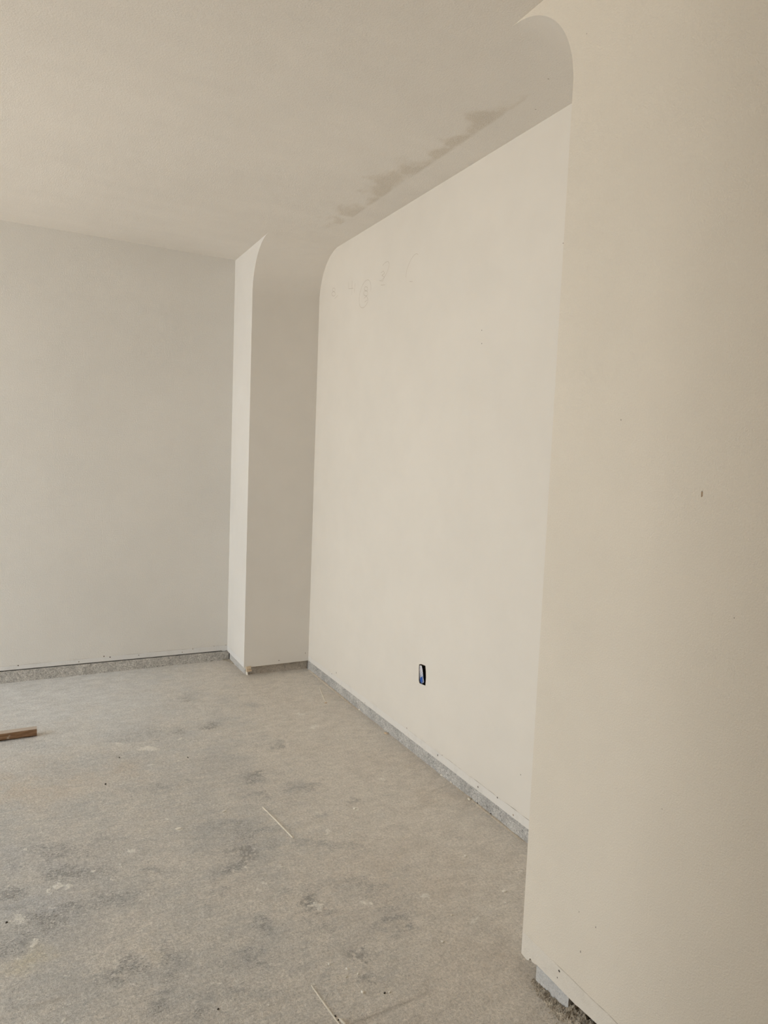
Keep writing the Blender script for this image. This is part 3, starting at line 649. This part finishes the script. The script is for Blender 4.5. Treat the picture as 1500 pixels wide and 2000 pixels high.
xs = np.concatenate([np.linspace(XL, -1.55, 22)[:-1], np.arange(-1.55, .475, .006), [.475, .6]])
ys = np.concatenate([np.linspace(YF, -3.75, 24)[:-1], np.arange(-3.75, .004, .0065), [.02, .15]])
X, Y = np.meshgrid(xs, ys)
nx, ny = len(xs), len(ys)
co = np.stack([X, Y, np.zeros_like(X)], -1).reshape(-1, 3).astype(np.float32)
idx = np.arange(nx*ny).reshape(ny, nx)
qs = np.stack([idx[:-1,:-1], idx[:-1,1:], idx[1:,1:], idx[1:,:-1]], -1).reshape(-1, 4)
me = bpy.data.meshes.new('floor')
me.vertices.add(len(co)); me.vertices.foreach_set('co', co.ravel())
me.loops.add(qs.size); me.loops.foreach_set('vertex_index', qs.ravel().astype(np.int32))
me.polygons.add(len(qs)); me.polygons.foreach_set('loop_start', (np.arange(len(qs))*4).astype(np.int32))
me.update(calc_edges=True)
WARP = {'dark': (.045, 9, 1), 'light': (.012, 40, 2), 'tread': (.03, 16, 3), 'yellow': (.06, 6, 4), 'lav': (.12, 4, 5), 'pink': (.10, 5, 6)}
for nm, items in (('dark', DARK), ('light', LIGHT), ('tread', TREAD), ('yellow', YELLOW), ('lav', LAV), ('pink', PINK)):
    a = me.attributes.new(nm, 'FLOAT', 'POINT'); a.data.foreach_set('value', field(*warp(X, Y, *WARP[nm]), items).ravel().astype(np.float32))
a = me.attributes.new('groove', 'FLOAT', 'POINT'); a.data.foreach_set('value', seg_field(X, Y, GROOVE, .006).ravel().astype(np.float32))
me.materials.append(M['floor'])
fl = bpy.data.objects.new('floor', me); COL.objects.link(fl); fl['kind'] = 'structure'
fl['label'] = 'bare dusty concrete floor with scuffs and plaster drips'

# ---------------------------------------------------------------- ceiling
xs = np.concatenate([[XL-.15, -2, -.6], np.arange(-.2, ND+.03, .01), [ND+.2]]); ys = np.concatenate([[YF-.15, -5], np.arange(-3.6, .01, .02), [.15]])
X, Y = np.meshgrid(xs, ys); bm = bmesh.new()
vs = [[bm.verts.new((X[j,i], Y[j,i], H)) for i in range(len(xs))] for j in range(len(ys))]
for j in range(len(ys)-1):
    for i in range(len(xs)-1): bm.faces.new((vs[j][i], vs[j+1][i], vs[j+1][i+1], vs[j][i+1]))
bm.verts.index_update()
ce = struct('ceiling', bm, M['ceiling'], 'flat plastered ceiling running over the niche')
a = ce.data.attributes.new('patch', 'FLOAT', 'POINT')
a.data.foreach_set('value', field(*warp(X, Y, .05, 9, 9), PATCH).ravel().astype(np.float32))
bm = bmesh.new(); box(bm, (XL-.2, YF-.2, H+.01), (ND+.3, .2, H+.15))
# roof slab is only the ceiling's backing
struct('ceiling_slab', bm, M['wall_plain'])

# ---------------------------------------------------------------- walls
def prism(profile, x0, x1, bev=.0025):
    """solid from a (y,z) outline, extruded along x"""
    bm = bmesh.new()
    n = len(profile)
    a = [bm.verts.new((x0, y, z)) for y, z in profile]; b = [bm.verts.new((x1, y, z)) for y, z in profile]
    bm.faces.new(a); bm.faces.new(b[::-1])
    for i in range(n):
        j = (i+1) % n
        bm.faces.new((a[i], b[i], b[j], a[j]))
    bmesh.ops.recalc_face_normals(bm, faces=bm.faces)
    return bm

def arc(cy, cz, a0, a1, n=40):
    return [(cy+RA*math.cos(a0+(a1-a0)*i/n), cz+RA*math.sin(a0+(a1-a0)*i/n)) for i in range(n+1)]

# far pier: wall strip, niche jamb and the curved top corner in one solid
prof = [(.0, ZB), (.0, H)] + arc(-JB-RA, H-RA, math.pi/2, 0) + [(-JB, ZB)]
far = struct('wall_right_far', prism(prof, 0, ND+.02), M['wall_far'], 'narrow far pier with curved niche corner at its top')
# near pier, with a broken bottom corner
ragged = [(YN, .054), (YN-.012, .052), (YN-.024, .0505), (YN-.033, .0545), (YN-.036, .063), (YN-.041, .0655), (YN-.047, .060), (YN-.058, .062), (YN-.066, .0655), (YN-.10, .0655), (YN-.16, .0645), (YN-.22, .064), (YN-.23, .066), (YN-.30, .071), (YN-1.0, .08)]
prof = [(YF, .08), (YF, H)] + arc(YN+RA, H-RA, math.pi/2, math.pi) + ragged
near = struct('wall_right_near', prism(prof, 0, ND+.02), M['wall_near'], 'broad near pier at the right with curved niche corner at its top')

def soffit(o):
    o.data.materials.append(M['jamb'])
    for p in o.data.polygons:
        if abs(p.normal.x) < .5 and p.center.z > ZB+.05: p.material_index = 1
soffit(near); soffit(far)

# niche back wall with the ragged cut-out for the electrical box
bm = bmesh.new()
o4 = [bm.verts.new((ND, y, z)) for y, z in ((YN-.02, ZB-.004), (-JB+.02, ZB), (-JB+.02, H+.005), (YN-.02, H+.005))]
hole = [bm.verts.new((ND, y, z)) for y, z in HOLE]
ed = [bm.edges.new((o4[i], o4[(i+1) % 4])) for i in range(4)] + [bm.edges.new((hole[i], hole[(i+1) % len(hole)])) for i in range(len(hole))]
bmesh.ops.triangle_fill(bm, use_beauty=True, edges=ed)
hv = set(hole)
for f in [f for f in bm.faces if all(v in hv for v in f.verts)]: bm.faces.remove(f)
rim = [e for e in bm.edges if e.verts[0] in hv and e.verts[1] in hv and len(e.link_faces) == 1]
r = bmesh.ops.extrude_edge_only(bm, edges=rim)
bmesh.ops.translate(bm, verts=[v for v in r['geom'] if isinstance(v, bmesh.types.BMVert)], vec=(.003, 0, 0))
low = [e for e in bm.edges if all(abs(v.co.z-ZB) < .006 for v in e.verts) and len(e.link_faces) == 1]
r = bmesh.ops.extrude_edge_only(bm, edges=low)
bmesh.ops.translate(bm, verts=[v for v in r['geom'] if isinstance(v, bmesh.types.BMVert)], vec=(.05, 0, 0))
bmesh.ops.recalc_face_normals(bm, faces=bm.faces)
if sum(f.normal.x*f.calc_area() for f in bm.faces) > 0: bmesh.ops.reverse_faces(bm, faces=bm.faces)
niche = struct('wall_right_niche', bm, M['wall_niche'], 'smooth recessed wall at the back of the niche', sharp=20)

# back wall
bm = bmesh.new()
def backz(x): return .067 + (.079-.067)*min(1, (-x-.035)/1.36)
pts = [(XL-.1, backz(-1.4)+.02), (-1.395, backz(-1.395)), (-.9, backz(-.9)), (-.45, backz(-.45)), (-.036, .068), (-.036, .0645), (-.022, .0625), (.0, .066), (.02, .066)]
lowv = [bm.verts.new((x, 0, z)) for x, z in pts]
bm.faces.new(lowv + [bm.verts.new((.02, 0, H+.005)), bm.verts.new((XL-.1, 0, H+.005))])
r = bmesh.ops.extrude_edge_only(bm, edges=[bm.edges.get((lowv[i], lowv[i+1])) for i in range(len(lowv)-1)])
bmesh.ops.translate(bm, verts=[v for v in r['geom'] if isinstance(v, bmesh.types.BMVert)], vec=(0, .014, 0))
bmesh.ops.recalc_face_normals(bm, faces=bm.faces)
if sum(f.normal.y*f.calc_area() for f in bm.faces) > 0: bmesh.ops.reverse_faces(bm, faces=bm.faces)
back = struct('wall_back', bm, M['wall_back'], 'plain plastered back wall at the left', sharp=20)

# hidden wall cores that keep daylight out of the cavities
for nm, lo, hi in (('wall_back_core', (XL-.15, .04, -.05), (ND+.3, .2, H+.01)), ('wall_right_core', (ND+.085, YF-.1, -.05), (ND+.3, .2, H+.01))):
    bm = bmesh.new(); box(bm, lo, hi); struct(nm, bm, M['void'])

# wall behind the camera and window wall on the left (opening daylights the room)
bm = bmesh.new(); box(bm, (XL-.15, YF-.15, -.05), (ND+.02, YF, H)); struct('wall_front', bm, M['wall_plain'])
bm = bmesh.new()
WY0, WY1, WZ0, WZ1 = -3.3, -.25, 0, 2.3
box(bm, (XL-.15, YF, -.05), (XL, WY0, H)); box(bm, (XL-.15, WY1, -.05), (XL, .05, H)); box(bm, (XL-.15, WY0, WZ1), (XL, WY1, H))
if WZ0 > 0: box(bm, (XL-.15, WY0, -.05), (XL, WY1, WZ0))
struct('wall_left', bm, M['wall_plain'])
bm = bmesh.new()
for y0, y1, z0, z1 in ((WY0, WY0+.05, WZ0, WZ1), (WY1-.05, WY1, WZ0, WZ1), (WY0, WY1, WZ1-.05, WZ1), (WY0, WY1, WZ0, WZ0+.04)):
    box(bm, (XL-.10, y0, z0), (XL-.04, y1, z1))
struct('window_1', bm, M['frame'], 'wide patio opening on the left wall')
bm = bmesh.new(); quad(bm, (XL-14, -18, -.06), (XL-.0, -18, -.06), (XL-.0, 12, -.06), (XL-14, 12, -.06)); struct('ground', bm, M['ground'])

# unseen partition added to block window light from the near pier's outer end
bm = bmesh.new(); box(bm, (-1.72, YF, -.05), (-1.58, -3.43, H+.002)); struct('wall_light_blocker', bm, M['wall_plain'])

# ---------------------------------------------------------------- exposed concrete footing below the wallboard
def footing(name, mat, p0, p1, nrm, top0, top1, depth=.10, amp=.0016, label=None, ragged=.003, end=None):
    """rough strip from p0 to p1 (x,y) facing nrm, its foot running unevenly into the floor"""
    p0, p1, nrm = Vector(p0), Vector(p1), Vector(nrm)
    L = (p1-p0).length; nu = max(6, int(L/.006)); nv = 9
    bm = bmesh.new(); g = []
    for i in range(nu+1):
        t = i/nu; p = p0.lerp(p1, t); top = top0+(top1-top0)*t
        top += .0016*noise.noise(Vector((t*L*30, 3.1, 0)))
        foot = ragged*(.6+noise.noise(Vector((t*L*14, 7.7, 1)))+.6*noise.noise(Vector((t*L*55, 1.7, 1))))
        row = []
        for j in range(nv+1):
            z = -.004 + (top+.004)*j/nv
            d = amp*noise.noise(Vector((t*L*90, z*90, 2)))*1.5 + max(0, foot)*max(0, 1-j/2.5)**1.5
            row.append(bm.verts.new((p.x+nrm.x*d, p.y+nrm.y*d, z)))
        row.append(bm.verts.new((p.x-nrm.x*depth, p.y-nrm.y*depth, top)))
        g.append(row)
    for i in range(nu):
        for j in range(nv+1): bm.faces.new((g[i][j], g[i+1][j], g[i+1][j+1], g[i][j+1]))
    for row in (g[0], g[-1]):
        b = bm.verts.new((row[-1].co.x, row[-1].co.y, -.004)); bm.faces.new(row+[b])
    bmesh.ops.recalc_face_normals(bm, faces=bm.faces)
    return struct(name, bm, mat, label)

footing('baseboard_back', M['curb_back'], (-2.6, -.004), (.012, -.004), (0, -1), .082, .060, depth=.035, label='rough grey concrete footing exposed under the back wall')
footing('baseboard_left', M['wall_plain'], (XL, -.004), (-2.6, -.004), (0, -1), .10, .082, depth=.03)
footing('baseboard_right_niche', M['curb_niche'], (ND+.004, -JB+.02), (ND+.004, YN-.01), (-1, 0), .0595, .0555, depth=.05, label='grey concrete footing exposed under the niche wall', ragged=.004)
footing('baseboard_right_jamb', M['curb_far'], (.024, -.362), (ND+.004, -JB+.022), (0, -1), .052, .056, depth=.2, label='concrete footing exposed under the niche jamb')
footing('baseboard_right_far', M['curb_pale'], (.016, -.01), (.024, -.364), (-1, 0), .061, .058, depth=.1, label='pale concrete footing under the far pier')
footing('baseboard_right_near', M['curb_near'], (.014, YN-.051), (.018, YN-.176), (-1, 0), .0635, .0625, depth=.2, amp=.0012, label='short pale concrete footing under the near pier', ragged=.002)
# near-black block standing in for the shade in the hollow under the near pier
bm = bmesh.new(); box(bm, (.25, YF, -.01), (.3, YN-.05, .09)); struct('wall_right_cavity_shade', bm, M['void'])

# ---------------------------------------------------------------- small dents, screw heads and drips that belong to the walls
def decal(name, parent, mat, c, n, u, ru, rv, seed):
    """tiny irregular lens-shaped mark standing barely proud of the surface"""
    rnd = random.Random(seed); c, n, u = Vector(c), Vector(n), Vector(u); v = n.cross(u)
    bm = bmesh.new(); k = 12
    ring = []
    for i in range(k):
        a = 2*math.pi*i/k; s = rnd.uniform(.7, 1.1)
        ring.append(bm.verts.new(c + u*ru*s*math.cos(a) + v*rv*s*math.sin(a) + n*.0002))
    top = bm.verts.new(c + n*.0009)
    for i in range(k): bm.faces.new((ring[i], ring[(i+1) % k], top))
    bm.normal_update()
    if sum(f.normal.dot(n) for f in bm.faces) < 0: bmesh.ops.reverse_faces(bm, faces=bm.faces)
    return link(name, bm, mat, parent)
PL = {'back': (back, (0,-1,0), (0,0,1)), 'niche': (niche, (-1,0,0), (0,0,1)), 'near': (near, (-1,0,0), (0,0,1)), 'far': (far, (-1,0,0), (0,0,1)), 'jamb': (far, (0,-1,0), (0,0,1)), 'ceil': (ce, (0,0,-1), (1,0,0))}
for i, (pl, mt, c, ru, rv) in enumerate(DENTS):
    w, nn, uu = PL[pl]
    decal('drip_mark' if mt == 'stain' else 'screw_dent', w, M[mt], c, nn, uu, ru, rv, i)

# faint pencilled figures on the niche wall (parts of that wall)
def pencil(pts, r=.0011):
    bm = bmesh.new()
    for k, ln in enumerate(pts):
        prev = None
        for (y, z), (y2, z2) in zip(ln, ln[1:]):
            d = Vector((0, y2-y, z2-z)); 
            if d.length < 1e-6: continue
            s = Vector((0, -d.z, d.y)).normalized()*r
            a, b = Vector((ND-.0004, y, z)), Vector((ND-.0004, y2, z2))
            bm.faces.new([bm.verts.new(p) for p in (a-s, b-s, b+s, a+s)])
    return bm
for grp in PENCIL: link('pencil_figure', pencil(grp), M['pencil'], niche, smooth=False)

# ---------------------------------------------------------------- electrical box in the niche wall
hy, hz = HC
eb = empty('electrical_box', (ND, hy, hz))
tag(eb, 'blue plastic electrical box recessed in a ragged cut-out low on the niche wall', 'electrical box')
def local(bm, o): bmesh.ops.translate(bm, verts=bm.verts, vec=-Vector(o.location)); return bm
bm = bmesh.new()
x0, x1 = ND+.0032, ND+.07; y0, y1, z0, z1 = hy-.034, hy+.034, hz-.057, hz+.057
v, fs = box(bm, (x0, y0, z0), (x1, y1, z1))
bmesh.ops.delete(bm, geom=[f for f in fs if f.normal.x < -.5 or abs(f.calc_center_median().x-x0) < 1e-5], context='FACES')
be = [e for e in bm.edges if abs(e.verts[0].co.x-e.verts[1].co.x) > .01]
bmesh.ops.bevel(bm, geom=be, offset=.008, segments=3, affect='EDGES')
shell = link('box_shell', local(bm, eb), M['shell'], eb)
sm = shell.modifiers.new('thick', 'SOLIDIFY'); sm.thickness = .002; sm.offset = 1
yl = max(y for y, z in HOLE)-.0005
def incl(sd, z, lift=0): return Vector((ND+.0035+.6*sd-.8*lift, yl-.8*sd-.6*lift, hz+z))
bm = bmesh.new()                                    # splattered inner panel leaning back into the box
out = [(0,-.046),(0,-.03),(0,-.01),(0,.012),(0,.034),(.006,.037),(.0115,.034),(.015,.022),(.0175,.008),(.0205,-.010),(.0235,-.026),(.0265,-.040),(.026,-.050),(.021,-.057),(.013,-.060),(.005,-.056)]
rimv = [bm.verts.new(incl(a_, b_)) for a_, b_ in out]; inn = [bm.verts.new(incl(.010+(a_-.010)*.72, -.012+(b_+.012)*.8, -.0016)) for a_, b_ in out]
for i in range(len(out)): bm.faces.new((rimv[i], rimv[(i+1) % len(out)], inn[(i+1) % len(out)], inn[i]))
bm.faces.new(inn)
bmesh.ops.recalc_face_normals(bm, faces=bm.faces)
o = link('splattered_panel', local(bm, eb), M['box'], eb, sharp=60); o['label'] = 'blue inner panel splattered with white plaster'
bm = bmesh.new()                                    # knock-out tab low on that panel
ring = [bm.verts.new(incl(.0125+.0062*math.cos(a_), -.036+.0155*math.sin(a_), .0004)) for a_ in [2*math.pi*i/20 for i in range(20)]]
rin = [bm.verts.new(incl(.0125+.0045*math.cos(a_), -.036+.0125*math.sin(a_), -.0007)) for a_ in [2*math.pi*i/20 for i in range(20)]]
for i in range(20): bm.faces.new((ring[i], ring[(i+1) % 20], rin[(i+1) % 20], rin[i]))
bm.faces.new(rin)
bmesh.ops.recalc_face_normals(bm, faces=bm.faces)
o = link('knockout_tab', local(bm, eb), M['knock'], eb); o['label'] = 'deep blue knockout tab'
bm = bmesh.new(); box(bm, (x1-.012, y0+.002, z0+.002), (x1-.002, y1-.002, z1-.002))
o = link('back_plate', local(bm, eb), M['void'], eb)
for s in (-1, 1):                                   # screw bosses top and bottom
    bm = bmesh.new()
    bmesh.ops.create_cone(bm, cap_ends=True, segments=14, radius1=.006, radius2=.006, depth=.02, matrix=Matrix.Translation((x0+.011, hy-.002, hz+s*.0475)) @ Matrix.Rotation(math.pi/2, 4, 'Y'))
    link('screw_boss', local(bm, eb), M['void'], eb)

# ---------------------------------------------------------------- lumber offcut on the floor at the left
bm = bmesh.new()
L, Wd, Ht = .86, .040, .040
nseg = 60; g = []
prof = [(0,.009),(.011,.0),(Wd-.003,0),(Wd,.003),(Wd,Ht-.003),(Wd-.003,Ht),(.002,Ht),(0,Ht-.002)]
for i in range(nseg+1):
    x = -L*i/nseg
    g.append([bm.verts.new((x+.0*y, y+.0012*noise.noise(Vector((x*9, y*40, z*40))), z+.0010*noise.noise(Vector((x*11, y*50+5, z*50))))) for y, z in prof])
n_ = len(prof)
for i in range(nseg):
    for j in range(n_): bm.faces.new((g[i][j], g[i][(j+1) % n_], g[i+1][(j+1) % n_], g[i+1][j]))
bm.faces.new(g[0]); bm.faces.new(g[-1])
bmesh.ops.recalc_face_normals(bm, faces=bm.faces)
wood = link('lumber_offcut', bm, M['wood'])
wood.location = (WOOD[0], WOOD[1], .0012); wood.rotation_euler = (0, math.radians(.35), math.radians(WOOD[2]))
tag(wood, 'weathered brown lumber offcut lying on the concrete floor at the left edge', 'lumber')

# ---------------------------------------------------------------- thin dried beads of joint compound on the floor
def sliver(p0, p1, w, h, label, kink=.0):
    p0, p1 = Vector((*p0, 0)), Vector((*p1, 0)); d = (p1-p0); L = d.length; d.normalize(); s = Vector((-d.y, d.x, 0))
    bm = bmesh.new(); g = []; n = 26
    for i in range(n+1):
        t = i/n; ww = w*(.25+.75*math.sin(math.pi*min(1, max(0, t*.93+.04)))**.5)*(1+.25*noise.noise(Vector((t*9, L, 0))))
        c = p0+d*L*t + s*kink*math.sin(t*math.pi) + s*.0006*noise.noise(Vector((t*14, 1, 0)))
        g.append([bm.verts.new((c+s*ww*a+Vector((0, 0, h*b-.0004)))-p0) for a, b in ((-.5, 0), (-.28, .8), (.1, 1), (.5, 0))])
    for i in range(n):
        for j in range(3): bm.faces.new((g[i][j], g[i][j+1], g[i+1][j+1], g[i+1][j]))
    bm.faces.new(g[0]); bm.faces.new(g[-1])
    bmesh.ops.recalc_face_normals(bm, faces=bm.faces)
    o = link('plaster_sliver', bm, M['bead']); o.location = p0
    return tag(o, label, 'plaster sliver', 'thin plaster slivers on the floor')
for s in SLIVERS: sliver(*s)

# ---------------------------------------------------------------- loose chips
def chip_mesh(seed, sx, sy, sz):
    rnd = random.Random(seed); bm = bmesh.new()
    bmesh.ops.create_icosphere(bm, subdivisions=2, radius=1)
    off = Vector((rnd.uniform(0, 50), rnd.uniform(0, 50), 0))
    for v in bm.verts:
        k = 1+.45*noise.noise(v.co*1.3+off)+.2*noise.noise(v.co*3+off)
        v.co = Vector((v.co.x*sx*k, v.co.y*sy*k, max(-.35, min(.7, v.co.z*k))*sz))
    lo = min(v.co.z for v in bm.verts)
    for v in bm.verts: v.co.z -= lo+.0002
    return bm
for i, (nm, mt, c, s, rz, label, cat, grp) in enumerate(CHIPS):
    o = link(nm, chip_mesh(i+3, *s), M[mt], sharp=40)
    o.location = c; o.rotation_euler = (0, 0, rz)
    tag(o, label, cat, grp)

# torn wood shim at the foot of the far pier
sh = empty('wood_shim', (.012, -.412, .0))
tag(sh, 'broken tan wood shim poking out under the far pier corner', 'wood shim')
for (lo, hi) in (((.002, -.012, .052), (.034, .012, .068)), ((.006, -.010, .036), (.036, .014, .050))):
    bm = bmesh.new(); v, f = box(bm, lo, hi)
    for q in bm.verts: q.co += Vector((random.uniform(-.003, .003), random.uniform(-.003, .003), random.uniform(-.002, .002)))
    bmesh.ops.bevel(bm, geom=list(bm.edges), offset=.001, segments=1, affect='EDGES')
    link('splinter', bm, M['tan'], sh)

# ---------------------------------------------------------------- heaped dirt at the foot of the near pier
def dirt(name, path, width, height, label, n=1400, gr=.0022, mat='dirt'):
    """low mound made of one continuous crumbly surface plus grains"""
    bm = bmesh.new(); rnd = random.Random(len(path)*7+n)
    x0 = min(p[0] for p in path)-width; x1 = max(p[0] for p in path)+width
    y0 = min(p[1] for p in path)-width; y1 = max(p[1] for p in path)+width
    st = .004
    def hgt(x, y):
        best = 0
        for (ax, ay, aw, ah), (bx_, by_, bw, bh) in zip(path, path[1:]):
            dx, dy = bx_-ax, by_-ay; L2 = dx*dx+dy*dy
            t = max(0, min(1, ((x-ax)*dx+(y-ay)*dy)/L2)); d = math.hypot(x-ax-t*dx, y-ay-t*dy)
            w = aw+(bw-aw)*t; h = ah+(bh-ah)*t
            best = max(best, h*max(0, 1-(d/w)**2))
        if best <= 0: return -.004
        return best*(.75+.5*noise.noise(Vector((x*60, y*60, 0)))+.3*noise.noise(Vector((x*190, y*190, 4)))) - .0012
    nxg, nyg = int((x1-x0)/st)+1, int((y1-y0)/st)+1
    g = {}
    for i in range(nxg):
        for j in range(nyg):
            x, y = x0+i*st, y0+j*st; g[i, j] = (x, y, hgt(x, y))
    vv = {}
    for i in range(nxg-1):
        for j in range(nyg-1):
            c = [(i, j), (i+1, j), (i+1, j+1), (i, j+1)]
            if max(g[k][2] for k in c) > -.003:
                for k in c:
                    if k not in vv: vv[k] = bm.verts.new(g[k])
                bm.faces.new([vv[k] for k in c])
    for _ in range(n):
        (ax, ay, aw, ah), (bx_, by_, bw, bh) = rnd.choice(list(zip(path, path[1:])))
        t = rnd.random(); w = (aw+(bw-aw)*t)*1.25
        x = ax+(bx_-ax)*t+rnd.gauss(0, .45)*w; y = ay+(by_-ay)*t+rnd.gauss(0, .45)*w
        r = gr*rnd.uniform(.3, 1.0)**1.6
        z = max(0, hgt(x, y))+r*.25
        mtx = Matrix.Translation((x, y, z)) @ Matrix.Rotation(rnd.uniform(0, 6), 4, Vector((rnd.random(), rnd.random(), rnd.random()+.1))) @ Matrix.Diagonal((1, rnd.uniform(.6, 1), rnd.uniform(.5, .9), 1))
        bmesh.ops.create_icosphere(bm, subdivisions=1, radius=r, matrix=mtx)
    o = link(name, bm, M[mat], sharp=60)
    return tag(o, label, 'dirt', kind='stuff')
for d in DIRT: dirt(*d)

# ---------------------------------------------------------------- camera
cd = bpy.data.cameras.new('camera'); cam = bpy.data.objects.new('camera', cd); COL.objects.link(cam)
FPX, YAW, PITCH, ROLL = 1327.92551, 0.49142, -0.08271, 0.03966
fw = Vector((math.sin(YAW)*math.cos(PITCH), math.cos(YAW)*math.cos(PITCH), math.sin(PITCH)))
r = fw.cross(Vector((0, 0, 1))).normalized(); u = r.cross(fw)
r2 = r*math.cos(ROLL)+u*math.sin(ROLL); u2 = -r*math.sin(ROLL)+u*math.cos(ROLL)
cam.matrix_world = Matrix(((r2.x, u2.x, -fw.x, -1.27291), (r2.y, u2.y, -fw.y, -4.63496), (r2.z, u2.z, -fw.z, 1.47431), (0, 0, 0, 1)))
cd.sensor_fit = 'VERTICAL'; cd.sensor_height = 36; cd.lens = FPX/2000*36
cd.clip_start = .02
scene.camera = cam

# ---------------------------------------------------------------- daylight
def area(name, loc, aim, sx, sy, power, col, spread):
    l = bpy.data.lights.new(name, 'AREA'); l.shape = 'RECTANGLE'; l.size = sx; l.size_y = sy
    l.energy = power; l.color = col; l.spread = math.radians(spread)
    o = bpy.data.objects.new(name, l); COL.objects.link(o)
    o.location = loc
    o.rotation_euler = (Vector(aim)-Vector(loc)).to_track_quat('-Z', 'Y').to_euler()
    return o
WYM = (WY0+WY1)/2
area('window_skylight', (XL-.25, WYM, 1.55), (XL+3.2, WYM, -.15), WY1-WY0+.2, 2.0, 62, (.60, .82, 1.0), 150)
area('ground_bounce', (XL-.35, WYM, .45), (XL+3.2, WYM, 2.2), WY1-WY0+.2, 1.6, 92, (1.0, .80, .59), 150)
w = bpy.data.worlds.new('sky'); scene.world = w; w.use_nodes = True
bg = w.node_tree.nodes['Background']; bg.inputs[0].default_value = (.80, .88, 1, 1); bg.inputs[1].default_value = .35
scene.view_settings.view_transform = 'Standard'
scene.view_settings.exposure = 0
scene.cycles.max_bounces = 6; scene.cycles.diffuse_bounces = 5; scene.cycles.glossy_bounces = 2
scene.cycles.use_adaptive_sampling = True; scene.cycles.adaptive_threshold = .06; scene.cycles.adaptive_min_samples = 14
scene.cycles.sample_clamp_indirect = 6
# unseen warm fill lamp added behind the camera to tint the near pier
area('warm_fill', (-.75, YF+.5, 1.2), (-.2, -3.4, 2.6), 1.2, 1.4, 4.2, (1.0, .70, .40), 160)
